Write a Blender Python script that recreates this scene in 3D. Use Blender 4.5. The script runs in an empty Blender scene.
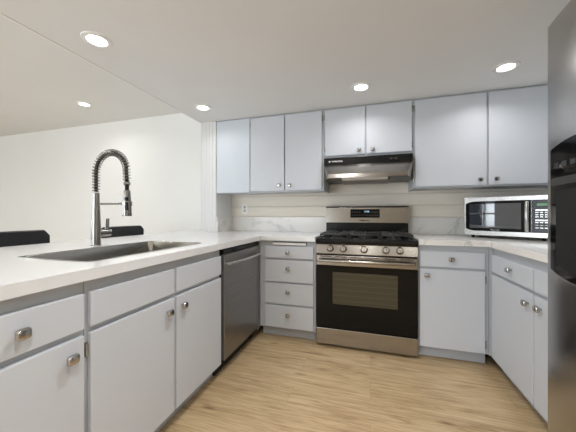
import bpy, bmesh, math, random
from mathutils import Vector, Matrix
random.seed(4)
S = bpy.context.scene
COL = S.collection
R = math.radians
PI = math.pi

# ------------------------------------------------------------ camera, world, exposure
cam = bpy.data.cameras.new('camera')
co = bpy.data.objects.new('camera', cam); COL.objects.link(co)
cam.sensor_width = 36.0
cam.lens = 36.0 * 270.15 / 576.0
cam.shift_y = -1.33 / 576.0
cam.clip_start = 0.02
co.location = (0, 0, 1.060)
co.rotation_euler = (R(90), 0, R(16.931))
S.camera = co

SKY_STRENGTH = 7.8
LAMP_W = 2.4
S.view_settings.view_transform = 'Standard'
S.view_settings.look = 'None'
S.view_settings.gamma = 1.0
S.view_settings.use_curve_mapping = False
S.view_settings.exposure = 0.0
S.cycles.use_denoising = True
S.cycles.max_bounces = 10
S.cycles.diffuse_bounces = 6
S.cycles.sample_clamp_indirect = 6.0

w = bpy.data.worlds.new('daylight'); S.world = w; w.use_nodes = True
w.node_tree.nodes['Background'].inputs[0].default_value = (0.86, 0.93, 1.0, 1)
w.node_tree.nodes['Background'].inputs[1].default_value = SKY_STRENGTH


def portal(name, loc, rot, sx, sy):
    l = bpy.data.lights.new(name, 'AREA'); l.shape = 'RECTANGLE'; l.size = sx; l.size_y = sy
    l.cycles.is_portal = True
    o = bpy.data.objects.new(name, l); COL.objects.link(o); o.location = loc; o.rotation_euler = rot
    return o

# window openings in the unseen room, the wide one added to let daylight in
WINS = [(-6.2, -4.9, 0.60, 2.00), (-3.9, -1.5, 0.06, 2.05)]   # in the wall at y = -3.2
YF = -3.2
XW = -6.8
for (a, b, c, d) in WINS:
    portal('daylight_portal', ((a+b)/2, YF-0.02, (c+d)/2), (R(90), 0, R(0)), b-a, d-c)
# unseen window added in the left wall to bring in daylight
WL = (-2.2, 0.4, 0.75, 2.0)
portal('daylight_portal', (XW-0.02, (WL[0]+WL[1])/2, (WL[2]+WL[3])/2), (R(90), 0, R(-90)), WL[1]-WL[0], WL[3]-WL[2])


# ------------------------------------------------------------ materials
def mat(name, col, rough=0.5, metal=0.0, emit=None, spec=0.5, **k):
    m = bpy.data.materials.new(name); m.use_nodes = True
    b = m.node_tree.nodes['Principled BSDF']
    b.inputs['Base Color'].default_value = (*col, 1)
    b.inputs['Roughness'].default_value = rough
    b.inputs['Metallic'].default_value = metal
    b.inputs['Specular IOR Level'].default_value = spec
    if emit:
        b.inputs['Emission Color'].default_value = (*emit[0], 1)
        b.inputs['Emission Strength'].default_value = emit[1]
    return m


def nn(m, t, **props):
    n = m.node_tree.nodes.new(t)
    for k, v in props.items(): setattr(n, k, v)
    return n


def lk(m, a, b): m.node_tree.links.new(a, b)


def coords(m, scale=(1, 1, 1), loc=(0, 0, 0), rot=(0, 0, 0), kind='Object'):
    t = nn(m, 'ShaderNodeTexCoord'); mp = nn(m, 'ShaderNodeMapping')
    mp.inputs['Scale'].default_value = scale; mp.inputs['Location'].default_value = loc
    mp.inputs['Rotation'].default_value = rot
    lk(m, t.outputs[kind], mp.inputs['Vector']); return mp.outputs[0]


def ramp(m, fac, stops):
    r = nn(m, 'ShaderNodeValToRGB'); e = r.color_ramp.elements
    while len(e) < len(stops): e.new(0.5)
    for q, (p, c) in zip(e, stops):
        q.position = p; q.color = (*c, 1) if len(c) == 3 else c
    lk(m, fac, r.inputs[0]); return r.outputs[0]


def bsdf(m): return m.node_tree.nodes['Principled BSDF']


def noise_bump(m, vec, scale, strength, dist=0.002, detail=3):
    n = nn(m, 'ShaderNodeTexNoise'); n.inputs['Scale'].default_value = scale
    n.inputs['Detail'].default_value = detail
    lk(m, vec, n.inputs['Vector'])
    b = nn(m, 'ShaderNodeBump'); b.inputs['Strength'].default_value = strength
    b.inputs['Distance'].default_value = dist
    lk(m, n.outputs['Fac'], b.inputs['Height']); lk(m, b.outputs[0], bsdf(m).inputs['Normal'])
    return n


def paint(name, col, rough):
    m = mat(name, col, rough)
    v = coords(m)
    n = noise_bump(m, v, 60, 0.05, 0.001)
    n2 = nn(m, 'ShaderNodeTexNoise'); n2.inputs['Scale'].default_value = 2.0; lk(m, v, n2.inputs['Vector'])
    c = ramp(m, n2.outputs['Fac'], [(0.3, tuple(x*0.985 for x in col)), (0.7, tuple(min(1, x*1.01) for x in col))])
    lk(m, c, bsdf(m).inputs['Base Color'])
    return m


M_CAB = paint('blue_grey_cabinet_paint', (0.575, 0.605, 0.65), 0.48)
M_CAB_SHADED = paint('blue_grey_paint_shaded', (0.47, 0.495, 0.525), 0.42)  # same paint as the doors, the shade behind them put into the colour
M_PANEL = paint('pale_blue_panel', (0.58, 0.63, 0.68), 0.5)
M_WALL = paint('white_wall_paint', (0.84, 0.85, 0.835), 0.85)
M_CEIL = paint('ceiling_paint', (0.79, 0.80, 0.805), 0.9)
M_TRIM = paint('white_trim_paint', (0.85, 0.85, 0.84), 0.5)

# shiplap (warm white boards behind the worktop)
def shiplap():
    m = mat('cream_shiplap', (0.74, 0.72, 0.66), 0.55)
    t = nn(m, 'ShaderNodeTexCoord'); s = nn(m, 'ShaderNodeSeparateXYZ'); lk(m, t.outputs['Object'], s.inputs[0])
    a = nn(m, 'ShaderNodeMath', operation='ADD'); a.inputs[1].default_value = -1.038 + 11.2; lk(m, s.outputs['Z'], a.inputs[0])
    f = nn(m, 'ShaderNodeMath', operation='MODULO'); f.inputs[1].default_value = 0.112; lk(m, a.outputs[0], f.inputs[0])
    g = ramp(m, f.outputs[0], [(0.0, (0, 0, 0)), (0.004, (1, 1, 1)), (0.108, (1, 1, 1)), (0.112, (0, 0, 0))])
    b = nn(m, 'ShaderNodeBump'); b.inputs['Distance'].default_value = 0.004; b.inputs['Strength'].default_value = 1
    lk(m, g, b.inputs['Height']); lk(m, b.outputs[0], bsdf(m).inputs['Normal'])
    n = nn(m, 'ShaderNodeTexNoise'); n.inputs['Scale'].default_value = 3
    lk(m, coords(m, (1, 1, 9)), n.inputs['Vector'])
    c = ramp(m, n.outputs['Fac'], [(0.3, (0.82, 0.765, 0.67)), (0.7, (0.87, 0.82, 0.725))])
    mx = nn(m, 'ShaderNodeMix', data_type='RGBA', blend_type='MULTIPLY'); mx.inputs[0].default_value = 0.12
    lk(m, c, mx.inputs[6]); lk(m, g, mx.inputs[7]); lk(m, mx.outputs[2], bsdf(m).inputs['Base Color'])
    return m
M_SHIP = shiplap()

def beadboard():
    m = mat('white_beadboard', (0.72, 0.725, 0.72), 0.5)
    wv = nn(m, 'ShaderNodeTexWave', wave_type='BANDS', bands_direction='X', wave_profile='SIN')
    wv.inputs['Scale'].default_value = 9.0
    lk(m, coords(m), wv.inputs['Vector'])
    g = ramp(m, wv.outputs['Fac'], [(0.0, (0, 0, 0)), (0.12, (1, 1, 1))])
    b = nn(m, 'ShaderNodeBump'); b.inputs['Distance'].default_value = 0.004; lk(m, g, b.inputs['Height'])
    lk(m, b.outputs[0], bsdf(m).inputs['Normal'])
    return m
M_BEAD = beadboard()

def marble(name, base, vein, amount):
    m = mat(name, base, 0.16)
    v = coords(m, (1, 1, 1), rot=(0.3, 0.5, 0.6))
    n0 = nn(m, 'ShaderNodeTexNoise'); n0.inputs['Scale'].default_value = 1.8; n0.inputs['Detail'].default_value = 6
    n0.inputs['Roughness'].default_value = 0.62; n0.inputs['Distortion'].default_value = 0.9
    lk(m, v, n0.inputs['Vector'])
    s = nn(m, 'ShaderNodeMath', operation='SUBTRACT'); s.inputs[1].default_value = 0.5; lk(m, n0.outputs['Fac'], s.inputs[0])
    a = nn(m, 'ShaderNodeMath', operation='ABSOLUTE'); lk(m, s.outputs[0], a.inputs[0])
    r1 = ramp(m, a.outputs[0], [(0.0, (1, 1, 1)), (0.012, (0.35, 0.35, 0.35)), (0.035, (0, 0, 0))])
    n1 = nn(m, 'ShaderNodeTexNoise'); n1.inputs['Scale'].default_value = 1.3; lk(m, v, n1.inputs['Vector'])
    r2 = ramp(m, n1.outputs['Fac'], [(0.42, (0, 0, 0)), (0.60, (1, 1, 1))])
    mu = nn(m, 'ShaderNodeMath', operation='MULTIPLY'); lk(m, r1, mu.inputs[0]); lk(m, r2, mu.inputs[1])
    mu2 = nn(m, 'ShaderNodeMath', operation='MULTIPLY'); mu2.inputs[1].default_value = amount; lk(m, mu.outputs[0], mu2.inputs[0])
    mx = nn(m, 'ShaderNodeMix', data_type='RGBA'); mx.inputs[6].default_value = (*base, 1); mx.inputs[7].default_value = (*vein, 1)
    lk(m, mu2.outputs[0], mx.inputs[0]); lk(m, mx.outputs[2], bsdf(m).inputs['Base Color'])
    return m
M_MARB = marble('white_veined_quartz', (0.80, 0.78, 0.745), (0.34, 0.40, 0.38), 0.6)
M_MARBL = marble('quartz_washed_by_light', (0.74, 0.745, 0.745), (0.5, 0.6, 0.58), 0.12)  # same quartz, veins faded in the colour where strong light washes it out

def floor_mat():
    m = mat('light_oak_planks', (0.5, 0.36, 0.22), 0.38)
    v = coords(m)
    br = nn(m, 'ShaderNodeTexBrick'); br.offset = 0.37; br.squash = 1.0
    br.inputs['Scale'].default_value = 1.0; br.inputs['Brick Width'].default_value = 1.22
    br.inputs['Row Height'].default_value = 0.178; br.inputs['Mortar Size'].default_value = 0.0016
    br.inputs['Mortar Smooth'].default_value = 0.3; br.inputs['Bias'].default_value = 0.0
    br.inputs['Color1'].default_value = (0, 0, 0, 1); br.inputs['Color2'].default_value = (1, 1, 1, 1)
    br.inputs['Mortar'].default_value = (0.5, 0.5, 0.5, 1)
    lk(m, v, br.inputs['Vector'])
    # per-plank shift of the grain
    ad = nn(m, 'ShaderNodeVectorMath', operation='MULTIPLY_ADD')
    ad.inputs[1].default_value = (3.0, 7.0, 5.0)
    lk(m, br.outputs['Color'], ad.inputs[0]); lk(m, v, ad.inputs[2])
    mp = nn(m, 'ShaderNodeMapping'); mp.inputs['Scale'].default_value = (1.5, 17, 1); lk(m, ad.outputs[0], mp.inputs[0])
    n = nn(m, 'ShaderNodeTexNoise'); n.inputs['Scale'].default_value = 1.6; n.inputs['Detail'].default_value = 8
    n.inputs['Roughness'].default_value = 0.68; n.inputs['Distortion'].default_value = 1.1
    lk(m, mp.outputs[0], n.inputs['Vector'])
    grain = ramp(m, n.outputs['Fac'], [(0.27, (0.26, 0.160, 0.078)), (0.38, (0.46, 0.325, 0.175)), (0.52, (0.59, 0.44, 0.255)), (0.74, (0.68, 0.53, 0.335))])
    mp2 = nn(m, 'ShaderNodeMapping'); mp2.inputs['Scale'].default_value = (7, 130, 1); lk(m, ad.outputs[0], mp2.inputs[0])
    n2 = nn(m, 'ShaderNodeTexNoise'); n2.inputs['Scale'].default_value = 1.0; n2.inputs['Detail'].default_value = 3
    lk(m, mp2.outputs[0], n2.inputs['Vector'])
    fine = ramp(m, n2.outputs['Fac'], [(0.3, (0.68, 0.66, 0.63)), (0.62, (1, 1, 1))])
    mx = nn(m, 'ShaderNodeMix', data_type='RGBA', blend_type='MULTIPLY'); mx.inputs[0].default_value = 0.8
    lk(m, grain, mx.inputs[6]); lk(m, fine, mx.inputs[7])
    pl = ramp(m, br.outputs['Color'], [(0.0, (0.94, 0.93, 0.92)), (1.0, (1.06, 1.055, 1.05))])
    mx2 = nn(m, 'ShaderNodeMix', data_type='RGBA', blend_type='MULTIPLY'); mx2.inputs[0].default_value = 1
    lk(m, mx.outputs[2], mx2.inputs[6]); lk(m, pl, mx2.inputs[7])
    # knots
    vo = nn(m, 'ShaderNodeTexVoronoi'); vo.inputs['Scale'].default_value = 1.0
    lk(m, coords(m, (2.2, 7.0, 1), loc=(0.3, 0.2, 0)), vo.inputs['Vector'])
    kn = ramp(m, vo.outputs['Distance'], [(0.0, (0.40, 0.31, 0.23)), (0.13, (1, 1, 1))])
    mx4 = nn(m, 'ShaderNodeMix', data_type='RGBA', blend_type='MULTIPLY'); mx4.inputs[0].default_value = 0.85
    lk(m, mx2.outputs[2], mx4.inputs[6]); lk(m, kn, mx4.inputs[7])
    mx3 = nn(m, 'ShaderNodeMix', data_type='RGBA'); mx3.inputs[7].default_value = (0.22, 0.14, 0.08, 1)
    gm = nn(m, 'ShaderNodeMath', operation='MULTIPLY'); gm.inputs[1].default_value = 0.35; lk(m, br.outputs['Fac'], gm.inputs[0])
    lk(m, gm.outputs[0], mx3.inputs[0]); lk(m, mx4.outputs[2], mx3.inputs[6])
    lk(m, mx3.outputs[2], bsdf(m).inputs['Base Color'])
    b = nn(m, 'ShaderNodeBump'); b.inputs['Strength'].default_value = 0.15; b.inputs['Distance'].default_value = 0.001
    lk(m, n2.outputs['Fac'], b.inputs['Height']); lk(m, b.outputs[0], bsdf(m).inputs['Normal'])
    return m
M_FLOOR = floor_mat()

def steel(name, col, rough, scale, amt=0.10, bump=0.06):
    m = mat(name, col, rough, 1.0)
    v = coords(m, scale)
    n = noise_bump(m, v, 1.0, bump, 0.001, 2)
    c = ramp(m, n.outputs['Fac'], [(0.3, tuple(x*(1-amt) for x in col)), (0.7, tuple(min(1, x*(1+amt)) for x in col))])
    lk(m, c, bsdf(m).inputs['Base Color'])
    return m
M_STEEL = steel('brushed_stainless_steel', (0.38, 0.355, 0.32), 0.21, (3, 3, 320))
M_STEELV = steel('fridge_stainless_steel', (0.47, 0.465, 0.46), 0.22, (3, 3, 320), 0.04)
M_DW = steel('dark_stainless_steel', (0.30, 0.295, 0.29), 0.33, (3, 3, 280), 0.12)
M_SINK = steel('sink_steel', (0.34, 0.33, 0.30), 0.18, (60, 60, 60), 0.03, 0.0)
M_NICK = mat('brushed_nickel', (0.29, 0.28, 0.265), 0.24, 1.0)
M_KNOB = mat('satin_nickel', (0.50, 0.49, 0.475), 0.22, 1.0)
M_CHROME = mat('chrome', (0.75, 0.75, 0.74), 0.12, 1.0)
M_BLACK = mat('gloss_black_glass', (0.004, 0.004, 0.0045), 0.07, spec=0.22)
M_ENAMEL = mat('black_enamel', (0.006, 0.006, 0.0065), 0.25, spec=0.3)
M_IRON = mat('cast_iron', (0.022, 0.022, 0.022), 0.36)
M_RUB = mat('matt_black_plastic', (0.010, 0.010, 0.0105), 0.55, spec=0.3)
M_DKGR = mat('dark_grey_plastic', (0.03, 0.03, 0.032), 0.4)
M_SILV = mat('silver_plastic', (0.55, 0.55, 0.54), 0.25, 0.85)
M_WHITEP = mat('white_plastic', (0.88, 0.87, 0.83), 0.35)
M_WPRINT = mat('white_print', (0.75, 0.75, 0.75), 0.5)
M_GREEN = mat('green_display', (0.02, 0.05, 0.02), 0.3, emit=((0.25, 0.6, 0.3), 0.35))
M_BLUE = mat('blue_clock_digits', (0.2, 0.4, 0.6), 0.3, emit=((0.45, 0.75, 1.0), 1.5))
M_LENS = mat('lit_lens', (1, 1, 1), 0.5, emit=((1.0, 0.97, 0.92), 14.0))
M_HLENS = mat('frosted_lamp_cover', (0.62, 0.58, 0.52), 0.3)
M_LEATH = mat('black_stool_vinyl', (0.014, 0.015, 0.018), 0.55)
M_ALU = mat('white_window_frame', (0.8, 0.8, 0.8), 0.5)

def glass_mat():
    m = bpy.data.materials.new('clear_window_glass'); m.use_nodes = True
    nt = m.node_tree; nt.nodes.remove(bsdf(m))
    tr = nn(m, 'ShaderNodeBsdfTransparent'); gl = nn(m, 'ShaderNodeBsdfGlossy'); gl.inputs['Roughness'].default_value = 0.02
    fr = nn(m, 'ShaderNodeFresnel'); fr.inputs[0].default_value = 1.35
    mx = nn(m, 'ShaderNodeMixShader'); lk(m, fr.outputs[0], mx.inputs[0]); lk(m, tr.outputs[0], mx.inputs[1]); lk(m, gl.outputs[0], mx.inputs[2])
    lk(m, mx.outputs[0], nt.nodes['Material Output'].inputs[0])
    return m
M_GLASS = glass_mat()

def oven_glass():
    m = mat('oven_glass_with_reflection', (0.10, 0.095, 0.07), 0.05)  # floor reflection put into the brown colour; stripes are racks behind the glass
    t = nn(m, 'ShaderNodeTexCoord'); s = nn(m, 'ShaderNodeSeparateXYZ'); lk(m, t.outputs['Object'], s.inputs[0])
    f = nn(m, 'ShaderNodeMath', operation='MODULO'); f.inputs[1].default_value = 0.042; lk(m, s.outputs['Z'], f.inputs[0])
    c = ramp(m, f.outputs[0], [(0.0, (0.085, 0.080, 0.055)), (0.006, (0.058, 0.052, 0.034)), (0.042, (0.052, 0.047, 0.030))])
    lk(m, c, bsdf(m).inputs['Base Color'])
    return m
M_OVEN = oven_glass()
M_MWIN = mat('microwave_window', (0.035, 0.04, 0.05), 0.02)
bsdf(M_MWIN).inputs['IOR'].default_value = 2.0


# ------------------------------------------------------------ mesh helpers
class MB:
    def __init__(s): s.bm = bmesh.new()

    def _bev(s, faces, r, seg=2):
        if r <= 0: return
        ed = list({e for f in faces for e in f.edges})
        bmesh.ops.bevel(s.bm, geom=ed, offset=r, segments=seg, affect='EDGES', profile=0.5)

    def box(s, x0, x1, y0, y1, z0, z1, r=0.0, seg=2):
        if x1 < x0: x0, x1 = x1, x0
        if y1 < y0: y0, y1 = y1, y0
        if z1 < z0: z0, z1 = z1, z0
        v = [s.bm.verts.new(p) for p in ((x0,y0,z0),(x1,y0,z0),(x1,y1,z0),(x0,y1,z0),(x0,y0,z1),(x1,y0,z1),(x1,y1,z1),(x0,y1,z1))]
        fs = [s.bm.faces.new([v[i] for i in q]) for q in ((3,2,1,0),(4,5,6,7),(0,1,5,4),(1,2,6,5),(2,3,7,6),(3,0,4,7))]
        s._bev(fs, r, seg); return s

    def hull(s, bot, top, r=0.0):
        """prism between two loops of equal length"""
        a = [s.bm.verts.new(p) for p in bot]; b = [s.bm.verts.new(p) for p in top]; n = len(a)
        fs = [s.bm.faces.new(a[::-1]), s.bm.faces.new(b)]
        for i in range(n): fs.append(s.bm.faces.new([a[i], a[(i+1) % n], b[(i+1) % n], b[i]]))
        s._bev(fs, r); return s

    def cyl(s, p0, p1, r0, r1=None, n=20):
        if r1 is None: r1 = r0
        p0 = Vector(p0); p1 = Vector(p1); d = (p1-p0).normalized()
        u = d.orthogonal().normalized(); v = d.cross(u)
        A = []; B = []
        for i in range(n):
            t = 2*PI*i/n; q = u*math.cos(t)+v*math.sin(t)
            A.append(s.bm.verts.new(p0+q*r0)); B.append(s.bm.verts.new(p1+q*r1))
        s.bm.faces.new(A[::-1]); s.bm.faces.new(B)
        for i in range(n): s.bm.faces.new([A[i], A[(i+1) % n], B[(i+1) % n], B[i]])
        return s

    def lathe(s, prof, base=(0, 0, 0), axis=(0, 0, 1), n=28):
        d = Vector(axis).normalized(); u = d.orthogonal().normalized(); v = d.cross(u); b = Vector(base)
        rings = []
        for (r, h) in prof:
            if r < 1e-6: rings.append([s.bm.verts.new(b+d*h)])
            else: rings.append([s.bm.verts.new(b+d*h+(u*math.cos(2*PI*i/n)+v*math.sin(2*PI*i/n))*r) for i in range(n)])
        for A, B in zip(rings, rings[1:]):
            if len(A) == 1 and len(B) == 1: continue
            for i in range(n):
                j = (i+1) % n
                if len(A) == 1: s.bm.faces.new([A[0], B[j], B[i]])
                elif len(B) == 1: s.bm.faces.new([A[i], A[j], B[0]])
                else: s.bm.faces.new([A[i], A[j], B[j], B[i]])
        return s

    def tube(s, pts, r, n=10):
        pts = [Vector(p) for p in pts]; m = len(pts); rings = []
        rr = r if isinstance(r, (list, tuple)) else [r]*m
        t0 = (pts[1]-pts[0]).normalized(); u = t0.orthogonal().normalized()
        for i, p in enumerate(pts):
            t = (pts[min(i+1, m-1)]-pts[max(i-1, 0)]).normalized()
            u = (u-t*u.dot(t)).normalized(); v = t.cross(u)
            rings.append([s.bm.verts.new(p+(u*math.cos(2*PI*k/n)+v*math.sin(2*PI*k/n))*rr[i]) for k in range(n)])
        s.bm.faces.new(rings[0][::-1]); s.bm.faces.new(rings[-1])
        for A, B in zip(rings, rings[1:]):
            for k in range(n): s.bm.faces.new([A[k], A[(k+1) % n], B[(k+1) % n], B[k]])
        return s

    def plate(s, outer, holes, z0, z1, r=0.0):
        """flat slab from an outline with holes"""
        loops = [outer]+holes; edges = []; verts = []
        for lp in loops:
            vs = [s.bm.verts.new((x, y, z0)) for x, y in lp]; verts += vs
            for i in range(len(vs)): edges.append(s.bm.edges.new([vs[i], vs[(i+1) % len(vs)]]))
        g = bmesh.ops.triangle_fill(s.bm, edges=edges, use_beauty=True, normal=(0, 0, -1))
        fs = [f for f in g['geom'] if isinstance(f, bmesh.types.BMFace)]
        e = bmesh.ops.extrude_face_region(s.bm, geom=fs)
        up = [v for v in e['geom'] if isinstance(v, bmesh.types.BMVert)]
        bmesh.ops.translate(s.bm, verts=up, vec=(0, 0, z1-z0))
        if r:
            ed = [x for x in s.bm.edges if len(x.link_faces) == 2 and all(abs(v.co.z-z1) < 1e-6 for v in x.verts)
                  and abs(x.link_faces[0].normal.z-x.link_faces[1].normal.z) > 0.5]
            s.bm.normal_update()
            ed = [x for x in s.bm.edges if len(x.link_faces) == 2 and all(abs(v.co.z-z1) < 1e-6 for v in x.verts) and x.calc_face_angle(0) > 1]
            bmesh.ops.bevel(s.bm, geom=ed, offset=r, segments=2, affect='EDGES')
        return s

    def build(s, name, m, parent=None, smooth=False, loc=None):
        bmesh.ops.recalc_face_normals(s.bm, faces=s.bm.faces)
        me = bpy.data.meshes.new(name); s.bm.to_mesh(me); s.bm.free()
        me.materials.append(m)
        if smooth:
            me.polygons.foreach_set('use_smooth', [True]*len(me.polygons))
            me.set_sharp_from_angle(angle=R(38))
        o = bpy.data.objects.new(name, me); COL.objects.link(o)
        if parent: o.parent = parent
        if loc: o.location = loc
        return o


def tag(o, label=None, cat=None, group=None, kind=None):
    if label: o['label'] = label
    if cat: o['category'] = cat
    if group: o['group'] = group
    if kind: o['kind'] = kind
    return o


def thing(name, label, cat, loc=(0, 0, 0), rz=0.0, group=None):
    o = bpy.data.objects.new(name, None); COL.objects.link(o); o.location = loc; o.rotation_euler = (0, 0, rz)
    o.empty_display_size = 0.1
    return tag(o, label, cat, group)


def copy_tree(o, parent=None):
    c = o.copy(); COL.objects.link(c); c.parent = parent
    for ch in list(o.children): copy_tree(ch, c)
    return c


def text(name, body, size, m, parent, loc, rot, width=None, bold=0.0):
    cu = bpy.data.curves.new(name, 'FONT'); cu.body = body; cu.size = size; cu.align_x = 'CENTER'; cu.align_y = 'CENTER'
    cu.extrude = 0.0004; cu.offset = bold
    tmp = bpy.data.objects.new(name, cu); COL.objects.link(tmp)
    dg = bpy.context.evaluated_depsgraph_get(); dg.update()
    me = bpy.data.meshes.new_from_object(tmp.evaluated_get(dg))
    bpy.data.objects.remove(tmp)
    me.materials.clear(); me.materials.append(m)
    o = bpy.data.objects.new(name, me); COL.objects.link(o); o.parent = parent
    o.location = loc; o.rotation_euler = rot
    return o


# ------------------------------------------------------------ measured places
XL, XR, YB, YW, YU = -0.915, 0.783, 2.1735, 2.794, 2.467
ZC, ZCB = 0.879, 0.8406            # worktop top and underside
ZK = 2.030                         # kitchen ceiling
ZD = 2.310                         # dining ceiling
XRW = 1.42                         # right wall
XSO = -1.713                       # edge of the lowered kitchen ceiling

# ------------------------------------------------------------ setting
def st(o): o['kind'] = 'structure'; return o

st(MB().box(XW, XRW, YF, YW, -0.05, 0).build('floor', M_FLOOR))
st(MB().box(XSO, XRW, YF, YW, ZK, ZD+0.05).build('ceiling', M_CEIL))
st(MB().box(XW, XSO, YF, YW, ZD, ZD+0.05).build('ceiling', M_CEIL))
st(MB().box(XSO-0.003, XSO+0.016, YF, YU, ZK-0.003, ZK+0.016, 0.001).build('trim_1', M_TRIM))
st(MB().box(XW, -1.62, YW, YW+0.1, 0, ZD).build('wall_back_dining', M_WALL))
st(MB().box(-1.62, XRW, YW, YW+0.1, 0, ZK).build('wall_back', M_SHIP))
st(MB().box(XRW, XRW+0.1, YF, YW+0.1, 0, ZK).build('wall_right', M_WALL))
st(MB().box(XSO, -1.53, YU, YW, 0, ZK).build('wall_stub', M_BEAD))
st(MB().box(-1.58, -1.54, 0.31, YU, 0, ZCB).build('wall_peninsula', M_WALL))


def wall_with_holes(name, along, fixed, a0, a1, z0, z1, holes, th):
    mb = MB(); hs = sorted(holes); x = a0
    def bx(p, q, c, d):
        if along == 'x': mb.box(p, q, fixed-th, fixed, c, d)
        else: mb.box(fixed-th, fixed, p, q, c, d)
    for (a, b, c, d) in hs:
        bx(x, a, z0, z1)
        if c > z0: bx(a, b, z0, c)
        bx(a, b, d, z1); x = b
    bx(x, a1, z0, z1)
    return st(mb.build(name, M_WALL))

wall_with_holes('wall_front', 'x', YF, XW, XRW, 0, ZD, WINS, 0.12)
wall_with_holes('wall_left', 'y', XW, YF, YW, 0, ZD, [WL], 0.12)


def window(name, along, fixed, a, b, c, d, mull):
    f = MB(); t = 0.05
    def bx(p, q, z0, z1, e=0.0):
        if along == 'x': f.box(p, q, fixed-0.08+e, fixed-0.02-e, z0, z1)
        else: f.box(fixed-0.08+e, fixed-0.02-e, p, q, z0, z1)
    bx(a, a+t, c, d); bx(b-t, b, c, d); bx(a, b, c, c+t); bx(a, b, d-t, d)
    for mx in mull: bx(mx-t/2, mx+t/2, c, d)
    if name == 'window_1': bx(a, b, 1.07, 1.12)
    o = st(f.build(name, M_ALU))
    g = MB()
    if along == 'x': g.box(a+t, b-t, fixed-0.052, fixed-0.048, c+t, d-t)
    else: g.box(fixed-0.052, fixed-0.048, a+t, b-t, c+t, d-t)
    g.build('pane', M_GLASS, o)
    return o
window('window_1', 'x', YF, *WINS[0], [-5.35])
window('window_added', 'x', YF, *WINS[1], [-2.7])  # added behind the camera for more daylight
window('window_added_left', 'y', XW, *WL, [-0.9])  # added out of view as a further daylight source

# ------------------------------------------------------------ worktops
left_poly = [(-0.899, 0.30), (-0.899, 2.152), (-0.425, 2.152), (-0.425, 2.792), (-1.528, 2.792), (-1.528, 2.464),
             (-1.715, 2.464), (-1.715, 2.792), (-1.97, 2.792), (-1.97, 0.30)]
def rrect(x0, x1, y0, y1, r, n=5):
    p = []
    for (cx, cy, a) in ((x1-r, y1-r, 0), (x0+r, y1-r, 90), (x0+r, y0+r, 180), (x1-r, y0+r, 270)):
        for i in range(n+1):
            t = R(a+90*i/n); p.append((cx+r*math.cos(t), cy+r*math.sin(t)))
    return p
SK = (-1.44, -1.03, 0.765, 1.495)
hole = rrect(SK[0]-0.004, SK[1]+0.004, SK[2]-0.004, SK[3]+0.004, 0.034)[::-1]
o = MB().plate(left_poly, [hole], ZCB, ZC).build('countertop', M_MARBL)
tag(o, 'long white peninsula countertop with the sink cut into it', 'countertop', 'white quartz countertops')
right_poly = [(0.338, 2.152), (0.767, 2.152), (0.767, 1.348), (1.418, 1.348), (1.418, 2.792), (0.338, 2.792)]
o = MB().plate(right_poly, [], ZCB, ZC).build('countertop', M_MARB)
tag(o, 'grey-veined white corner countertop under the microwave, right of the range', 'countertop', 'white quartz countertops')

def splash(label, x0, x1, y0, y1):
    o = MB().box(x0, x1, y0, y1, ZC, 1.033, 0.001).build('backsplash', M_MARB)
    tag(o, label, 'backsplash', 'low marble-look backsplashes')
splash('low veined backsplash strip under the outlet, left of the range', -1.513, -0.43, YW-0.015, YW)
splash('short backsplash return on the side of the white beadboard stub wall', -1.529, -1.514, YU, YW-0.001)
splash('low veined backsplash strip between the range and the microwave corner', 0.342, 1.404, YW-0.015, YW)


# ------------------------------------------------------------ cabinets
def knob_mesh():
    mb = MB()
    mb.cyl((0, 0, 0), (0, -0.016, 0), 0.006, 0.0055, 12)
    # cushion shaped head: squarish, wider than tall
    n = 24; rings = []
    for (k, y) in ((0.62, -0.012), (0.86, -0.015), (1.0, -0.020), (0.97, -0.026), (0.80, -0.030), (0.45, -0.0315)):
        ring = []
        for i in range(n):
            t = 2*PI*i/n; c, s_ = math.cos(t), math.sin(t)
            ring.append(mb.bm.verts.new((0.0180*k*math.copysign(abs(c)**0.5, c), y, 0.0160*k*math.copysign(abs(s_)**0.5, s_))))
        rings.append(ring)
    mb.bm.faces.new(rings[0][::-1]); mb.bm.faces.new(rings[-1])
    for A, B in zip(rings, rings[1:]):
        for i in range(n): mb.bm.faces.new([A[i], A[(i+1) % n], B[(i+1) % n], B[i]])
    o = mb.build('knob', M_KNOB, None, True)
    me = o.data; bpy.data.objects.remove(o); return me
KNOB = knob_mesh()

def hinge_mesh():
    mb = MB()
    mb.box(-0.008, 0.006, 0.0165, 0.019, -0.025, 0.025, 0.0008)
    mb.cyl((0, 0.012, -0.022), (0, 0.012, 0.022), 0.0045, None, 12)
    mb.cyl((0, 0.012, -0.027), (0, 0.012, 0.027), 0.0025, None, 10)
    mb.cyl((-0.004, 0.0168, 0.015), (-0.004, 0.0155, 0.015), 0.002, None, 8)
    mb.cyl((-0.004, 0.0168, -0.015), (-0.004, 0.0155, -0.015), 0.002, None, 8)
    o = mb.build('hinge', M_KNOB, None, True); me = o.data; bpy.data.objects.remove(o); return me
HINGE = hinge_mesh()

def inst(name, me, parent, loc):
    o = bpy.data.objects.new(name, me); COL.objects.link(o); o.parent = parent; o.location = loc; return o


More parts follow.
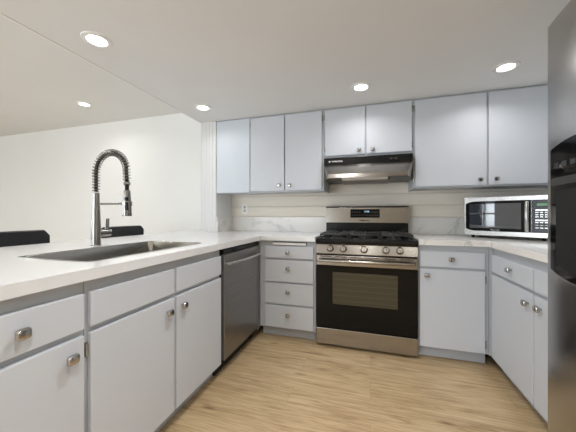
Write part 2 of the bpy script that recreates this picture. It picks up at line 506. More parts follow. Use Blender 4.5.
def cabinet(name, label, loc, rz, x0, x1, z0, z1, depth, fronts, group, toe=None, filler=None, shelf=True):
    """local frame: x to the right seen from the front, -y towards the viewer, door faces at y=0"""
    t = thing(name, label, 'cabinet', loc, rz, group)
    mb = MB(); e = 0.0005
    mb.box(x0+e, x0+0.017, 0.038, depth, z0, z1).box(x1-0.017, x1-e, 0.038, depth, z0, z1)
    mb.box(x0+0.017, x1-0.017, 0.038, depth, z0+0.004, z0+0.020).box(x0+0.017, x1-0.017, depth-0.012, depth, z0+0.02, z1)
    if shelf: mb.box(x0+0.017, x1-0.017, 0.06, depth-0.012, (z0+z1)/2-0.2, (z0+z1)/2-0.184)
    if toe is None: mb.box(x0+0.017, x1-0.017, 0.038, depth-0.012, z1-0.016, z1)
    mb.build('carcass', M_CAB, t)
    MB().box(x0+e, x1-e, 0.019, 0.038, z0, z1, 0.001, 1).build('face_frame', M_CAB_SHADED, t)
    if toe is not None:
        MB().box(x0+e, x1-e, 0.075, 0.09, 0.002, z0).build('toe_kick', M_CAB_SHADED, t)
    if filler:
        MB().box(filler[0], filler[1], 0.003, 0.019, filler[2], filler[3], 0.001).build('filler_panel', M_PANEL, t)
    for f in fronts:
        kind, a, b, c, d = f[:5]; opt = f[5] if len(f) > 5 else {}
        if kind == 'door':
            p = MB().box(a, b, 0, 0.018, c, d, 0.0025).build('door', M_CAB, t)
        else:
            p = MB().box(a, b, 0, 0.018, c, d, 0.0025).build('drawer_front', M_CAB, t)
        if 'knob' in opt: inst('knob', KNOB, p, (opt['knob'][0], 0.001, opt['knob'][1]))
        if 'hinge' in opt:
            hx = a-0.006 if opt['hinge'] == 'l' else b+0.006
            for hz in opt.get('hz', (c+0.06, d-0.06)):
                h = inst('hinge', HINGE, p, (hx, 0, hz))
    return t

GB = 'blue-grey base cabinets'; GU = 'blue-grey wall cabinets'
D0, D1, G0, G1 = 0.100, 0.655, 0.676, 0.795

# sink run (faces +x): local x = world y - origin
def base_row(x0, x1, knob_drawer=None): pass
cabinet('base_cabinet', 'narrow base cabinet nearest the camera with a knobbed drawer over its door', (XL, 0, 0), R(90), 0.302, 0.677,
        0.092, ZCB-0.0005, 0.60,
        [('drawer', 0.315, 0.667, G0, G1, {'knob': (0.489, 0.738)}),
         ('door', 0.315, 0.667, D0, D1, {'knob': (0.617, 0.603), 'hinge': 'l'})], GB, toe=1)
cabinet('base_cabinet', 'wide sink base cabinet with two doors under plain false drawer fronts', (XL, 0, 0), R(90), 0.678, 1.546,
        0.092, ZCB-0.0005, 0.60,
        [('drawer', 0.689, 1.103, G0, G1), ('drawer', 1.118, 1.535, G0, G1),
         ('door', 0.689, 1.103, D0, D1, {'knob': (1.052, 0.599), 'hinge': 'l', 'hz': (0.19, 0.598)}),
         ('door', 1.118, 1.535, D0, D1, {'knob': (1.156, 0.602), 'hinge': 'r'})], GB, toe=1, shelf=False)

# back run (faces -y)
t = cabinet('base_cabinet', 'stack of four knobbed drawers between the dishwasher and the range', (0, YB, 0), 0, -0.915, -0.428,
        0.092, ZCB-0.0005, 0.60,
        [('drawer', -0.869, -0.446, 0.691, 0.793, {'knob': (-0.66, 0.742)}),
         ('drawer', -0.869, -0.446, 0.492, 0.676, {'knob': (-0.66, 0.609)}),
         ('drawer', -0.869, -0.446, 0.303, 0.477, {'knob': (-0.66, 0.412)}),
         ('drawer', -0.869, -0.446, 0.102, 0.287, {'knob': (-0.66, 0.216)})], GB, toe=1)
MB().box(-0.935, -0.9155, -0.0215, 0.036, 0.092, ZCB-0.001, 0.001).build('corner_filler', M_CAB_SHADED, t)
cb = MB().box(-0.80, -0.508, 0.0, 0.0185, 0.804, 0.824, 0.002).build('cutting_board', M_ALU, t)
MB().box(-0.806, -0.502, 0.0183, 0.0192, 0.799, 0.829).build('board_slot', M_RUB, t)
cb['label'] = 'pale front strip of the pull-out board above the top drawer'
t = cabinet('base_cabinet', 'single-door base cabinet with one drawer immediately right of the range', (0, YB, 0), 0, 0.338, 0.782,
        0.092, ZCB-0.0005, 0.60,
        [('drawer', 0.349, 0.758, 0.683, 0.795, {'knob': (0.548, 0.742)}),
         ('door', 0.349, 0.758, D0, 0.666, {'knob': (0.392, 0.621), 'hinge': 'r'})], GB, toe=1)
MB().box(0.7825, 0.8015, 0.0, 0.038, 0.092, ZCB-0.001, 0.001).build('corner_filler', M_CAB_SHADED, t)
# right run (faces -x): local x = -(world y)
cabinet('base_cabinet', 'two-door base cabinet beside the refrigerator, under the microwave corner', (XR, 0, 0), R(-90), -2.172, -1.350,
        0.092, ZCB-0.0005, 0.60,
        [('drawer', -2.144, -1.664, G0, 0.789, {'knob': (-1.875, 0.739)}), ('drawer', -1.650, -1.36, G0, 0.789, {'knob': (-1.47, 0.739)}),
         ('door', -2.144, -1.664, D0, 0.658, {'knob': (-1.700, 0.601), 'hinge': 'l'}),
         ('door', -1.650, -1.36, D0, 0.658, {'knob': (-1.590, 0.606), 'hinge': 'r'})], GB, toe=1)

# wall cabinets
cabinet('wall_cabinet', 'two-door wall cabinet left of the hood with a blank corner panel', (0, YU-0.003, 0), 0, -1.528, -0.407,
        1.280, ZK-0.002, 0.327,
        [('door', -1.142, -0.790, 1.293, 2.012, {'knob': (-0.836, 1.344), 'hinge': 'l'}),
         ('door', -0.778, -0.426, 1.293, 2.012, {'knob': (-0.732, 1.338), 'hinge': 'r'})], GU,
        filler=(-1.524, -1.152, 1.283, 2.022))
cabinet('wall_cabinet', 'short two-door wall cabinet right above the range hood', (0, YU-0.003, 0), 0, -0.407, 0.346,
        1.566, ZK-0.002, 0.327,
        [('door', -0.395, -0.044, 1.594, 2.012, {'knob': (-0.097, 1.629), 'hinge': 'l'}),
         ('door', -0.031, 0.333, 1.594, 2.012, {'knob': (0.020, 1.629), 'hinge': 'r'})], GU)
cabinet('wall_cabinet', 'large two-door wall cabinet above the microwave corner', (0, YU-0.003, 0), 0, 0.346, 1.418,
        1.280, ZK-0.002, 0.327,
        [('door', 0.360, 0.868, 1.293, 2.012, {'knob': (0.820, 1.334), 'hinge': 'l'}),
         ('door', 0.881, 1.400, 1.293, 2.012, {'knob': (0.928, 1.336), 'hinge': 'r'})], GU)

# ------------------------------------------------------------ sink
x0, x1, y0, y1 = SK
t = thing('kitchen_sink', 'stainless sink basin set into the white peninsula countertop', 'sink', ((x0+x1)/2, (y0+y1)/2, ZC))
cx, cy = (x0+x1)/2, (y0+y1)/2
mb = MB()
def ring(mb, g, z, r=0.03):
    return [mb.bm.verts.new((x-cx, y-cy, z)) for x, y in rrect(x0-g, x1+g, y0-g, y1+g, max(0.008, r+g))]
lv = [ring(mb, 0.010, 0.0005), ring(mb, 0.010, 0.0020), ring(mb, 0.001, 0.0020), ring(mb, -0.002, -0.002), ring(mb, -0.006, -0.19), ring(mb, -0.025, -0.21)]
for A, B in zip(lv, lv[1:]):
    n = len(A)
    for i in range(n): mb.bm.faces.new([A[i], A[(i+1) % n], B[(i+1) % n], B[i]])
mb.bm.faces.new(lv[-1])
lo = [ring(mb, 0.002, 0.0003), ring(mb, 0.001, -0.006), ring(mb, -0.003, -0.195), ring(mb, -0.022, -0.214)]
for A, B in zip(lo, lo[1:]):
    for i in range(n): mb.bm.faces.new([A[i], A[(i+1) % n], B[(i+1) % n], B[i]])
mb.bm.faces.new(lo[-1])
for i in range(n): mb.bm.faces.new([lv[0][i], lv[0][(i+1) % n], lo[0][(i+1) % n], lo[0][i]])
mb.build('basin', M_SINK, t, True)
MB().lathe([(0.0, 0.004), (0.02, 0.003), (0.038, 0.004), (0.045, 0.002), (0.045, 0.0)], (0, 0, -0.210)).build('drain', M_CHROME, t, True)

# ------------------------------------------------------------ faucet
FX, FY = -1.528, 1.180
t = thing('kitchen_faucet', 'tall brushed nickel spring faucet standing behind the sink', 'faucet', (FX, FY, ZC))
MB().lathe([(0, 0), (0.028, 0), (0.028, 0.004), (0.0255, 0.006), (0.0250, 0.07), (0.0245, 0.10), (0.022, 0.16), (0.0185, 0.25), (0.0175, 0.29),
            (0.0175, 0.305), (0.012, 0.308), (0, 0.308)]).build('body', M_NICK, t, True)
# gooseneck path in the x-z plane
path = []
H0 = 0.315; RX = 0.113; ZT = 0.427
for i in range(8): path.append(Vector((0, 0, H0+(ZT-H0)*i/8)))
for i in range(33):
    a = PI-PI*i/32; path.append(Vector((RX+RX*math.cos(a), 0, ZT+0.108*math.sin(a))))
for i in range(1, 5): path.append(Vector((2*RX+0.004*i/4, 0, ZT-0.064*i/4)))
MB().tube(path, 0.0095, 12).build('hose', M_RUB, t, True)
# spring around the path
L = [0]
for a, b in zip(path, path[1:]): L.append(L[-1]+(b-a).length)
turns = 31; pts = []
for k in range(turns*12+1):
    s_ = L[-1]*0.985*k/(turns*12)
    i = max(j for j in range(len(L)) if L[j] <= s_+1e-9); i = min(i, len(path)-2)
    f = (s_-L[i])/(L[i+1]-L[i]); p = path[i].lerp(path[i+1], f); d = (path[i+1]-path[i]).normalized()
    u = Vector((0, 1, 0)); v = d.cross(u); a = 2*PI*k/12
    pts.append(p+(u*math.cos(a)+v*math.sin(a))*0.0180)
MB().tube(pts, 0.0029, 6).build('spring', M_NICK, t, True)
tip = path[-1]
h = MB().lathe([(0, 0), (0.016, 0), (0.018, -0.012), (0.0135, -0.02), (0.0095, -0.022), (0.0095, -0.045), (0.0165, -0.047), (0.0185, -0.07), (0.0235, -0.17),
            (0.025, -0.185), (0.024, -0.19), (0, -0.19)], tuple(tip)).build('spray_head', M_NICK, t, True)
c = MB().lathe([(0.0105, -0.022), (0.0105, -0.046)], tuple(tip)).build('hose_collar', M_RUB, h, True)
for dz, hh in ((-0.095, 0.010), (-0.135, 0.022)):
    MB().box(tip.x+0.004, tip.x+0.022, -0.021, -0.010, tip.z+dz-hh, tip.z+dz+hh, 0.004).build('spray_button', M_RUB, h, True)
MB().cyl((0.012, 0, 0.243), (tip.x-0.030, 0, 0.243), 0.0055, None, 14).lathe(
    [(0.0215, -0.012), (0.0255, -0.012), (0.0255, 0.012), (0.0215, 0.012), (0.0215, -0.012)], (tip.x, 0, 0.243)).build('support_arm', M_NICK, t, True)
lv_ = MB().cyl((0, 0.015, 0.072), (0, 0.085, 0.072), 0.0215, 0.0215, 22).build('handle_barrel', M_NICK, t, True)
MB().tube([(0.002, 0.066, 0.078), (0.004, 0.066, 0.11), (0.006, 0.066, 0.158)], [0.0115, 0.0105, 0.0105], 12).build('lever', M_NICK, lv_, True)

# ------------------------------------------------------------ dishwasher
t = thing('dishwasher', 'dark stainless dishwasher with a long bowed bar handle, beside the sink cabinet', 'dishwasher', (XL, 1.849, 0), R(90))
W = 0.299
MB().box(-W, W, 0.012, 0.57, 0.105, 0.832, 0.002).build('tub', M_RUB, t)
MB().box(-W+0.002, W-0.002, -0.012, 0.012, 0.112, 0.800, 0.004).build('door_panel', M_DW, t)
MB().box(-W+0.002, W-0.002, -0.004, 0.012, 0.803, 0.830, 0.002).build('control_strip', M_BLACK, t)
mb = MB(); pp = []
for i in range(21):
    u = -1+2*i/20; pp.append((u*0.262, -0.030-0.026*(1-u*u), 0.738))
mb.tube(pp, 0.0095, 12)
for sx in (-1, 1): mb.tube([(sx*0.262, -0.010, 0.738), (sx*0.262, -0.030, 0.738)], 0.0095, 12)
mb.build('bar_handle', M_SILV, t, True)
MB().box(-W, W, 0.06, 0.075, 0.004, 0.105).build('toe_panel', M_RUB, t)
for sx in (-0.27, 0.27): MB().lathe([(0, 0), (0.016, 0), (0.016, 0.012), (0.007, 0.016), (0.007, 0.105), (0, 0.105)], (sx, 0.30, 0.001)).build('levelling_foot', M_WHITEP, t, True)
mb = MB().box(W-0.045, W-0.02, -0.006, 0.004, 0.085, 0.112, 0.002); mb.build('kick_bracket', M_SILV, t)

# ------------------------------------------------------------ range
RXc = -0.0425; HW = 0.377
t = thing('gas_range', 'freestanding stainless gas range with black glass oven door and five burners', 'stove', (RXc, 2.155, 0))
def wx(x): return x-RXc
MB().box(-HW+0.002, HW-0.002, 0.045, 0.61, 0.02, 0.86, 0.002).build('body', M_DKGR, t)
for sx in (-0.33, 0.33):
    for sy in (0.10, 0.56): MB().cyl((sx, sy, 0), (sx, sy, 0.022), 0.018, None, 14).build('foot', M_RUB, t)
MB().box(-HW, HW, 0.006, 0.045, 0.022, 0.152, 0.006).build('storage_drawer', M_STEEL, t)
# oven door
MB_D = MB().box(-HW, HW, 0.004, 0.045, 0.160, 0.655, 0.004)
door = MB_D.build('oven_door', M_BLACK, t)
MB().box(wx(-0.287), wx(0.196), 0.001, 0.005, 0.352, 0.605, 0.002).build('oven_window', M_OVEN, door)
top = MB().box(-HW, HW, 0.0, 0.045, 0.6555, 0.738, 0.005).build('door_trim', M_STEEL, door)
top['label'] = 'stainless band above the black oven glass'
mb = MB()
for i in range(6):
    cx_ = -0.30+0.12*i; mb.box(cx_-0.045, cx_+0.045, 0.014, 0.024, 0.7365, 0.7385)
    mb.box(cx_-0.045, cx_+0.045, -0.0006, 0.004, 0.724, 0.730)
mb.build('vent_slots', M_RUB, door)
mb = MB(); pp = []
for i in range(25):
    u = -1+2*i/24; pp.append((u*0.345, -0.044-0.010*(1-u*u), 0.700))
mb.tube(pp, 0.011, 14)
for sx in (-1, 1): mb.box(sx*0.345-0.014, sx*0.345+0.014, -0.048, 0.003, 0.689, 0.711, 0.004)
mb.build('door_handle', M_STEEL, door, True)
MB().box(-HW+0.004, HW-0.004, 0.02, 0.046, 0.738, 0.752).build('shadow_gap', M_RUB, t)
# control panel, slightly sloped
prof = [(-0.006, 0.750), (0.012, 0.826), (0.05, 0.826), (0.05, 0.750)]
MB().hull([(-HW, y, z) for y, z in prof], [(HW, y, z) for y, z in prof], 0.003).build('control_panel', M_STEEL, t)
kmb = MB().lathe([(0, 0), (0.029, 0), (0.029, 0.006), (0.0245, 0.008), (0.0215, 0.026), (0.019, 0.029), (0, 0.029)])
kmb.box(-0.004, 0.004, -0.018, 0.018, 0.026, 0.035, 0.002)
ko = kmb.build('burner_knob', M_STEEL, t, True)
KB = ko.data
for i, x in enumerate((-0.304, -0.203, -0.046, 0.112, 0.209)):
    k = ko if i == 0 else inst('burner_knob', KB, t, (0, 0, 0))
    k.location = (wx(x), 0.004, 0.790); k.rotation_euler = (R(90-13), 0, 0)
# cooktop
mb = MB()
prof = [(-0.004, 0.827), (-0.008, 0.850), (0.006, 0.868), (0.030, 0.871), (0.045, 0.864), (0.54, 0.864), (0.56, 0.872), (0.60, 0.872), (0.60, 0.827)]
mb.hull([(-HW, y, z) for y, z in prof], [(HW, y, z) for y, z in prof], 0.0)
for sx in (-1, 1): mb.box(sx*HW, sx*(HW-0.022), 0.03, 0.57, 0.864, 0.873, 0.003)
mb.build('cooktop', M_ENAMEL, t, True)
burn = [(-0.225, 0.16, 0.042), (-0.225, 0.42, 0.036), (0.0, 0.29, 0.048), (0.225, 0.16, 0.042), (0.225, 0.42, 0.036)]
for (bx_, by_, br) in burn:
    b = MB().lathe([(0, 0), (br+0.012, 0), (br+0.010, 0.006), (br*0.9, 0.010), (br*0.9, 0.016), (0, 0.016)], (bx_, by_, 0.864)).build('burner', M_DKGR, t, True)
    MB().lathe([(0, 0), (br, 0), (br, 0.005), (br-0.005, 0.009), (0, 0.010)], (bx_, by_, 0.880)).build('burner_cap', M_IRON, b, True)
for gx0, gx1 in ((-0.352, -0.122), (-0.116, 0.116), (0.122, 0.352)):
    mb = MB(); z0_, z1_ = 0.894, 0.908; q = 0.006; ya, yb = 0.045, 0.545
    mb.box(gx0, gx1, ya, ya+2*q, z0_, z1_, 0.003).box(gx0, gx1, yb-2*q, yb, z0_, z1_, 0.003)
    mb.box(gx0, gx0+2*q, ya, yb, z0_, z1_, 0.003).box(gx1-2*q, gx1, ya, yb, z0_, z1_, 0.003)
    m_ = (gx0+gx1)/2
    mb.box(gx0, gx1, 0.29-q, 0.29+q, z0_, z1_, 0.003)
    for by_ in ((0.16, 0.42) if abs(m_) > 0.05 else (0.29,)):
        mb.box(m_-q*0.8, m_+q*0.8, by_-0.10, by_-0.022, z0_, z1_+0.004, 0.003)
        mb.box(m_-q*0.8, m_+q*0.8, by_+0.022, by_+0.10, z0_, z1_+0.004, 0.003)
        mb.box(gx0+q, m_-0.022, by_-q*0.8, by_+q*0.8, z0_, z1_+0.004, 0.003)
        mb.box(m_+0.022, gx1-q, by_-q*0.8, by_+q*0.8, z0_, z1_+0.004, 0.003)
    for fx in (gx0+q, gx1-q):
        for fy in (ya+q, yb-q, 0.29): mb.cyl((fx, fy, 0.8645), (fx, fy, z0_+0.002), 0.006, None, 8)
    mb.build('grate', M_IRON, t, True)
# backguard
MB().box(-HW, HW, 0.53, 0.625, 0.870, 0.984, 0.002).build('backguard_base', M_ENAMEL, t)
prof = [(0.496, 0.982), (0.508, 1.128), (0.516, 1.136), (0.625, 1.136), (0.625, 0.982)]
bg = MB().hull([(-HW, y, z) for y, z in prof], [(HW, y, z) for y, z in prof], 0.003).build('backguard', M_STEEL, t)
cp = MB().box(-HW-0.001, HW+0.001, 0.505, 0.626, 1.1365, 1.140, 0.001).build('top_cap', M_ENAMEL, bg)
sl = math.atan2(0.012, 0.146)
dsp = MB().box(-0.134, 0.134, -0.003, 0.004, -0.041, 0.041, 0.003).build('display', M_BLACK, t)
dsp.location = (wx(-0.049), 0.5045, 1.072); dsp.rotation_euler = (-sl, 0, 0)
text('clock', '12:08', 0.020, M_BLUE, dsp, (0.016, -0.0034, 0.016), (R(90), 0, 0))
M_GPR = mat('grey_print', (0.25, 0.25, 0.25), 0.5)
for r_ in range(2):
    for c_ in range(11):
        if 4 <= c_ <= 6 and r_ == 0: continue
        MB().box(-0.115+0.023*c_-0.005, -0.115+0.023*c_+0.005, -0.0036, -0.0028, 0.010-0.028*r_, 0.0135-0.028*r_).build('button', M_GPR, dsp)
text('brand_lettering', 'SAMSUNG', 0.020, M_RUB, bg, (wx(-0.052), 0.4965, 1.006), (R(90)-sl, 0, 0), bold=0.0004)

# ------------------------------------------------------------ range hood
t = thing('range_hood', 'stainless under-cabinet range hood with a black control band over the range', 'range hood', (-0.032, 2.42, 1.350))
HH = 0.366
band = MB().box(-HH, HH, 0.0, 0.37, 0.148, 0.2155, 0.002).build('control_band', M_ENAMEL, t)
mk = MB().box(-0.322, -0.309, -0.001, 0.001, 0.176, 0.188); mk.build('brand_mark', M_WPRINT, band)
text('brand_lettering', 'WHIRLPOOL', 0.017, M_WPRINT, band, (-0.248, -0.001, 0.182), (R(90), 0, 0), bold=0.0006)
mb = MB()
for sx in (0.20, 0.235): mb.box(sx-0.012, sx+0.012, -0.003, 0.001, 0.176, 0.190, 0.001)
mb.build('rocker_switch', M_DKGR, band)
# canopy shell: flat underside lip, sloping front with chamfered corners
topl = [(-HH, -0.006, 0.146), (HH, -0.006, 0.146), (HH, 0.37, 0.146), (-HH, 0.37, 0.146)]
mb = MB(); V = mb.bm.verts.new; F = mb.bm.faces.new
T = [V(p) for p in ((-HH, -0.006, 0.148), (HH, -0.006, 0.148), (HH, 0.37, 0.148), (-HH, 0.37, 0.148))]
Mi = [V(p) for p in ((-HH+0.052, -0.116, 0.052), (HH-0.052, -0.116, 0.052), (HH-0.012, 0.010, 0.030), (-HH+0.012, 0.010, 0.030))]
Lp = [V(p) for p in ((-HH+0.052, -0.120, 0.020), (HH-0.052, -0.120, 0.020), (HH-0.004, 0.010, 0.010), (-HH+0.004, 0.010, 0.010))]
Bk = [V(p) for p in ((HH-0.004, 0.37, 0.010), (-HH+0.004, 0.37, 0.010))]
F([T[0], T[1], Mi[1], Mi[0]]); F([Mi[0], Mi[1], Lp[1], Lp[0]])
F([T[1], Mi[2], Mi[1]]); F([Mi[1], Mi[2], Lp[2], Lp[1]])
F([T[0], Mi[0], Mi[3]]); F([Mi[3], Mi[0], Lp[0], Lp[3]])
F([T[1], T[2], Bk[0], Lp[2], Mi[2]]); F([T[3], T[0], Mi[3], Lp[3], Bk[1]])
F([T[3], T[2], T[1], T[0]])
can = mb.build('canopy', M_STEEL, t)
so = can.modifiers.new('thick', 'SOLIDIFY'); so.thickness = 0.0015; so.offset = -1
mb = MB(); mb.hull([(-HH+0.056, -0.112, 0.030), (HH-0.056, -0.112, 0.030), (HH-0.010, 0.012, 0.022), (HH-0.010, 0.366, 0.022), (-HH+0.010, 0.366, 0.022), (-HH+0.010, 0.012, 0.022)],
                   [(-HH+0.056, -0.112, 0.034), (HH-0.056, -0.112, 0.034), (HH-0.010, 0.012, 0.026), (HH-0.010, 0.366, 0.026), (-HH+0.010, 0.366, 0.026), (-HH+0.010, 0.012, 0.026)])
mb.build('underside_pan', M_IRON, t)
MB().box(-0.20, 0.17, -0.085, -0.01, 0.004, 0.031, 0.005).build('lamp_cover', M_HLENS, t)
MB().box(-0.22, 0.19, 0.0, 0.30, 0.006, 0.024, 0.003).build('grease_filter', steel('filter_mesh', (0.22, 0.19, 0.16), 0.45, (200, 200, 3)), t)

# ------------------------------------------------------------ microwave
MW, MH, MD = 0.52, 0.297, 0.30
t = thing('microwave_oven', 'stainless countertop microwave turned diagonally into the corner', 'microwave', (0.729, 2.516, ZC), -math.atan2(0.549, 0.836))
MB().box(0.003, MW-0.003, 0.014, MD, 0.020, 0.020+MH, 0.004).build('case', M_DKGR, t)
for fx in (0.05, MW-0.05):
    for fy in (0.05, MD-0.05): MB().cyl((fx, fy, 0), (fx, fy, 0.021), 0.012, 0.014, 14).build('foot', M_RUB, t)
fr = MB().box(0, MW, 0.0, 0.014, 0.020, 0.020+MH, 0.004).build('front_frame', M_SILV, t)
fr['label'] = 'pale silver front frame around the black glass'
zb = 0.020
# black glass with bowed ends
def glass_outline(a, b, z0_, z1_, cut, n=8):
    p = [(a, z0_+cut), (a, z1_-cut)]
    for i in range(1, n+1):
        u = i/n; p.append((a+0.07*u, z1_-cut*(1-u)**2))
    p += [(b, z1_), (b, z0_)]
    for i in range(n, 0, -1):
        u = i/n; p.append((a+0.07*u, z0_+cut*(1-u)**2))
    return p
go = glass_outline(0.014, 0.412, zb+0.035, zb+MH-0.032, 0.018)
dr = MB().hull([(x, -0.006, z) for x, z in go], [(x, 0.002, z) for x, z in go]).build('door', M_BLACK, t)
MB().box(0.040, 0.357, -0.0072, -0.005, zb+0.058, zb+MH-0.052, 0.001).build('door_window', M_MWIN, dr)
mb = MB(); pp = []
for i in range(17):
    u = -1+2*i/16; pp.append((0.390, -0.020-0.014*(1-u*u), zb+MH/2+u*0.100))
mb.tube(pp, 0.0125, 12)
for s_ in (-1, 1): mb.cyl((0.390, -0.004, zb+MH/2+s_*0.095), (0.390, -0.022, zb+MH/2+s_*0.095), 0.011, None, 12)
mb.build('door_handle', M_SILV, dr, True)
text('brand_lettering', 'Magic Chef', 0.012, M_WPRINT, dr, (0.205, -0.0065, zb+0.046), (R(90), 0, 0))
cpn = MB().box(0.4135, 0.508, -0.006, 0.002, zb+0.035, zb+MH-0.032, 0.002).build('control_panel', M_BLACK, t)
MB().box(0.434, 0.500, -0.0075, -0.005, zb+0.215, zb+0.245, 0.001).build('display_bezel', M_DKGR, cpn)
MB().box(0.440, 0.494, -0.0082, -0.007, zb+0.221, zb+0.239).build('display', M_GREEN, cpn)
for (za, hh, nb) in ((0.192, 0.010, 3), (0.176, 0.005, 3), (0.160, 0.005, 3), (0.146, 0.005, 3), (0.122, 0.010, 3), (0.107, 0.006, 3), (0.088, 0.004, 3), (0.070, 0.005, 3)):
    for c_ in range(nb):
        a = 0.432+c_*0.024
        MB().box(a, a+(0.0225 if hh > 0.007 else 0.016), -0.0072, -0.005, zb+za-hh/2, zb+za+hh/2).build('button', M_SILV if hh > 0.004 else M_WPRINT, cpn)

# ------------------------------------------------------------ refrigerator
FY0, FY1 = 0.413, 1.326     # world y extent
t = thing('refrigerator', 'tall stainless side-by-side refrigerator with a black ice dispenser', 'refrigerator', (0.67, (FY0+FY1)/2, 0), R(-90))
HF = (FY1-FY0)/2; ZT_ = 1.805
MB().box(-HF+0.004, HF-0.004, 0.075, 0.745, 0.04, ZT_-0.015, 0.004).build('body', M_DKGR, t)
MB().box(-HF+0.02, HF-0.02, 0.09, 0.12, 0.0, 0.04).build('base_grille', M_RUB, t)
SPL = -HF+0.40
def fdoor(a, b):
    mb = MB(); n = 14; fr_ = []
    for i in range(n+1):
        u = i/n; x = a+(b-a)*u
        # gentle bow with rounded edges
        e = min(u, 1-u)*(b-a); rd = 0.012
        y = 0.0 if e >= rd else rd-math.sqrt(max(0, rd*rd-(rd-e)**2))
        y -= 0.012*(1-(2*u-1)**2)
        fr_.append((x, y))
    for rr_ in (0.004, 0.010):
        pass
    # finer sampling of the rounded edges
    pts_ = []
    m_ = 40
    for i in range(m_+1):
        u = i/m_; uu = 0.5-0.5*math.cos(PI*u); x = a+(b-a)*uu; e = min(uu, 1-uu)*(b-a); rd = 0.012
        y = (0.0 if e >= rd else rd-math.sqrt(max(0, rd*rd-(rd-e)**2)))-0.012*(1-(2*uu-1)**2)
        pts_.append((x, y))
    loop = [(b, 0.070)]+[(x, y) for x, y in pts_[::-1]]+[(a, 0.070)]
    mb.hull([(x, y, 0.045) for x, y in loop], [(x, y, ZT_-0.010) for x, y in loop])
    top = [(x*0.985+0.015*(a+b)/2, y+0.008 if y < 0.06 else y, ZT_) for x, y in loop]
    mb.hull([(x, y, ZT_-0.010) for x, y in loop], top)
    return mb
fz = fdoor(-HF, SPL-0.003).build('freezer_door', M_STEELV, t, True)
fd = fdoor(SPL+0.003, HF).build('fridge_door', M_STEELV, t, True)
for dd, hx in ((fz, SPL-0.035), (fd, SPL+0.035)):
    mb = MB(); mb.tube([(hx, 0.0, 0.72), (hx, -0.045, 0.75), (hx, -0.052, 1.0), (hx, -0.052, 1.35), (hx, -0.045, 1.60), (hx, 0.0, 1.63)], 0.013, 12)
    mb.build('door_handle', M_STEEL, dd, True)
# dispenser: arched black panel following the bowed door
DA, DB = -HF+0.044, -HF+0.350
def arch(a, b, z0_, z1_, up, dn, n=16, yo=0.0):
    p = []
    for i in range(n+1):
        u = i/n; p.append((a+(b-a)*u, z1_+up*(1-(2*u-1)**2)))
    for i in range(n, -1, -1):
        u = i/n; p.append((a+(b-a)*u, z0_-dn*(1-(2*u-1)**2)))
    return p
def bow(x):
    u = (x+HF)/(SPL-0.003+HF); e = min(u, 1-u)*(SPL-0.003+HF); rd = 0.012
    return (0.0 if e >= rd else rd-math.sqrt(max(0, rd*rd-(rd-e)**2)))-0.012*(1-(2*u-1)**2)
def arch_plate(a, b, z0_, z1_, up, dn, off, th=0.004, n=18):
    mb = MB(); cols = []
    for i in range(n+1):
        u = i/n; x = a+(b-a)*u; k = 1-(2*u-1)**2; yf = bow(x)-off
        cols.append([mb.bm.verts.new(p) for p in ((x, yf, z0_-dn*k), (x, yf, z1_+up*k), (x, yf+th, z1_+up*k), (x, yf+th, z0_-dn*k))])
    for A, B in zip(cols, cols[1:]):
        for q in range(4): mb.bm.faces.new([A[q], B[q], B[(q+1) % 4], A[(q+1) % 4]])
    mb.bm.faces.new(cols[0]); mb.bm.faces.new(cols[-1][::-1])
    return mb
dp = arch_plate(DA-0.004, DB+0.004, 0.850, 1.311, 0.022, 0.030, 0.002).build('dispenser_surround', M_SILV, fz, False)
dp['label'] = 'thin bright rim of the ice dispenser'
arch_plate(DA, DB, 0.855, 1.305, 0.022, 0.028, 0.005).build('dispenser_panel', M_BLACK, dp)
arch_plate(DA+0.040, DB-0.03, 0.885, 1.150, 0.0, 0.030, 0.0065).build('dispenser_recess', M_RUB, dp)
arch_plate(DA+0.008, DB-0.008, 1.168, 1.196, 0.0, 0.0, 0.007).build('dispenser_ledge', M_DKGR, dp)
for i in range(6):
    a = DA+0.03+0.045*i
    arch_plate(a, a+0.026, 1.232, 1.250, 0, 0, 0.0065, n=2).build('dispenser_button', M_DKGR if i != 3 else M_SILV, dp)

# ------------------------------------------------------------ outlet
t = thing('wall_outlet', 'white double outlet plate on the cream wall left of the range', 'outlet', (-1.362, YW, 1.125))
MB().box(-0.037, 0.037, -0.006, 0, -0.058, 0.058, 0.003).build('cover_plate', M_WHITEP, t)
for dz in (-0.02, 0.02):
    s_ = MB().lathe([(0, 0), (0.016, 0), (0.016, -0.002), (0, -0.002)], (0, -0.006, dz), (0, 1, 0)).build('socket', mat('socket_plastic', (0.62, 0.60, 0.56), 0.4), t)
    m_ = MB()
    for sx in (-0.006, 0.006): m_.box(sx-0.0012, sx+0.0012, -0.0088, -0.0078, dz-0.001, dz+0.008)
    m_.cyl((0, -0.0078, dz-0.008), (0, -0.0088, dz-0.008), 0.0025, None, 8)
    m_.build('slots', M_RUB, s_)

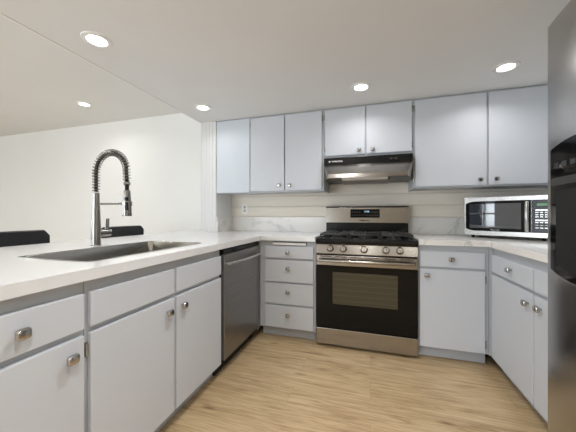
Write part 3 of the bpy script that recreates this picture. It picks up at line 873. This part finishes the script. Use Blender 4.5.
# ------------------------------------------------------------ bar stools
def stool():
    t = thing('bar_stool', '', 'stool', (0, 0, 0), 0, 'black bar stools behind the peninsula')
    n = 18
    def sheet(z0_, z1_, w_, dep, th, top_r):
        mb = MB(); cols = []
        for i in range(n+1):
            u = -1+2*i/n; yy = u*w_/2; e = (1-abs(u))*w_/2
            drop = 0 if e > top_r else top_r-math.sqrt(max(0, top_r**2-(top_r-e)**2))
            xx = -0.20+dep*(u*u)
            zt = z1_-drop
            cols.append([mb.bm.verts.new(p) for p in ((xx, yy, z0_), (xx+0.0, yy, zt), (xx+th*0.5, yy, zt+0.008), (xx+th, yy, zt), (xx+th, yy, z0_))])
        for A, B in zip(cols, cols[1:]):
            for q in range(5): mb.bm.faces.new([A[q], B[q], B[(q+1) % 5], A[(q+1) % 5]])
        mb.bm.faces.new(cols[0]); mb.bm.faces.new(cols[-1][::-1])
        return mb
    sheet(0.66, 0.935, 0.485, 0.02, 0.035, 0.035).build('backrest', M_LEATH, t, True)
    MB().box(-0.205, 0.20, -0.215, 0.215, 0.60, 0.66, 0.02, 3).build('seat', M_LEATH, t, True)
    for sx in (-1, 1):
        for sy in (-1, 1): MB().tube([(sx*0.17, sy*0.18, 0.60), (sx*0.20, sy*0.21, 0.0)], 0.014, 10).build('leg', M_RUB, t, True)
    MB().tube([(0.19, -0.195, 0.22), (0.19, 0.195, 0.22), (-0.19, 0.195, 0.22), (-0.19, -0.195, 0.22), (0.19, -0.195, 0.22)], 0.009, 8).build('footrest', M_NICK, t, True)
    return t
s1 = stool(); s1.location = (-2.25, 1.235, 0)
s1['label'] = 'black bar stool backrest cut off by the left edge of the picture'
s2 = copy_tree(s1); s2.location = (-2.25, 2.15, 0)
s2['label'] = 'black bar stool whose low backrest shows just behind the faucet'

# ------------------------------------------------------------ recessed lights
def downlight(watt):
    t = thing('recessed_light', '', 'ceiling light', (0, 0, 0), 0, 'round recessed ceiling lights')
    MB().lathe([(0.048, -0.004), (0.052, -0.007), (0.072, -0.005), (0.075, 0.0), (0.048, 0.0), (0.048, -0.004)], (0, 0, 0), n=40).build('trim_ring', M_TRIM, t, True)
    MB().lathe([(0, -0.003), (0.048, -0.003), (0.048, -0.0005), (0, -0.0005)], (0, 0, 0), n=40).build('lens', M_LENS, t, True)
    l = bpy.data.lights.new('lamp', 'AREA'); l.shape = 'DISK'; l.size = 0.10; l.energy = watt; l.color = (1.0, 0.99, 1.0); l.spread = R(150)
    o = bpy.data.objects.new('lamp', l); COL.objects.link(o); o.parent = t; o.location = (0, 0, -0.009)
    return t
LP = [((-1.451, 1.126, ZK), 'largest recessed light, on the lowered ceiling above the sink'),
      ((-1.448, 2.115, ZK), 'recessed light just in front of the white stub wall'),
      ((-0.067, 2.125, ZK), 'recessed light above the range and its hood'),
      ((0.853, 2.114, ZK), 'recessed light nearest the refrigerator'),
      ((-3.090, 2.250, ZD), 'small far recessed light over the dining side beyond the ceiling edge')]
l0 = downlight(LAMP_W)
for i, (p, lb) in enumerate(LP):
    o = l0 if i == 0 else copy_tree(l0)
    o.location = p; o['label'] = lb
    if i == 1:
        la = [c for c in o.children if c.type == 'LIGHT'][0]; la.data = la.data.copy(); la.data.energy = LAMP_W*0.6
# unseen lamps of the same kind, added out of view to light the room
l_added = downlight(7.6)
l_added['group'] = 'added ceiling lights outside the picture'
LP_ADDED = [(-0.30, 1.00, ZK), (-0.067, 0.1, ZK), (0.75, -0.9, ZK), (-0.067, -0.9, ZK), (-1.3, -2.0, ZK), (-4.6, 0.8, ZD), (-3.09, -0.4, ZD)]
for i, p in enumerate(LP_ADDED):
    o = l_added if i == 0 else copy_tree(l_added)
    o.location = p; o['label'] = 'added unseen ceiling light that helps brighten the room'
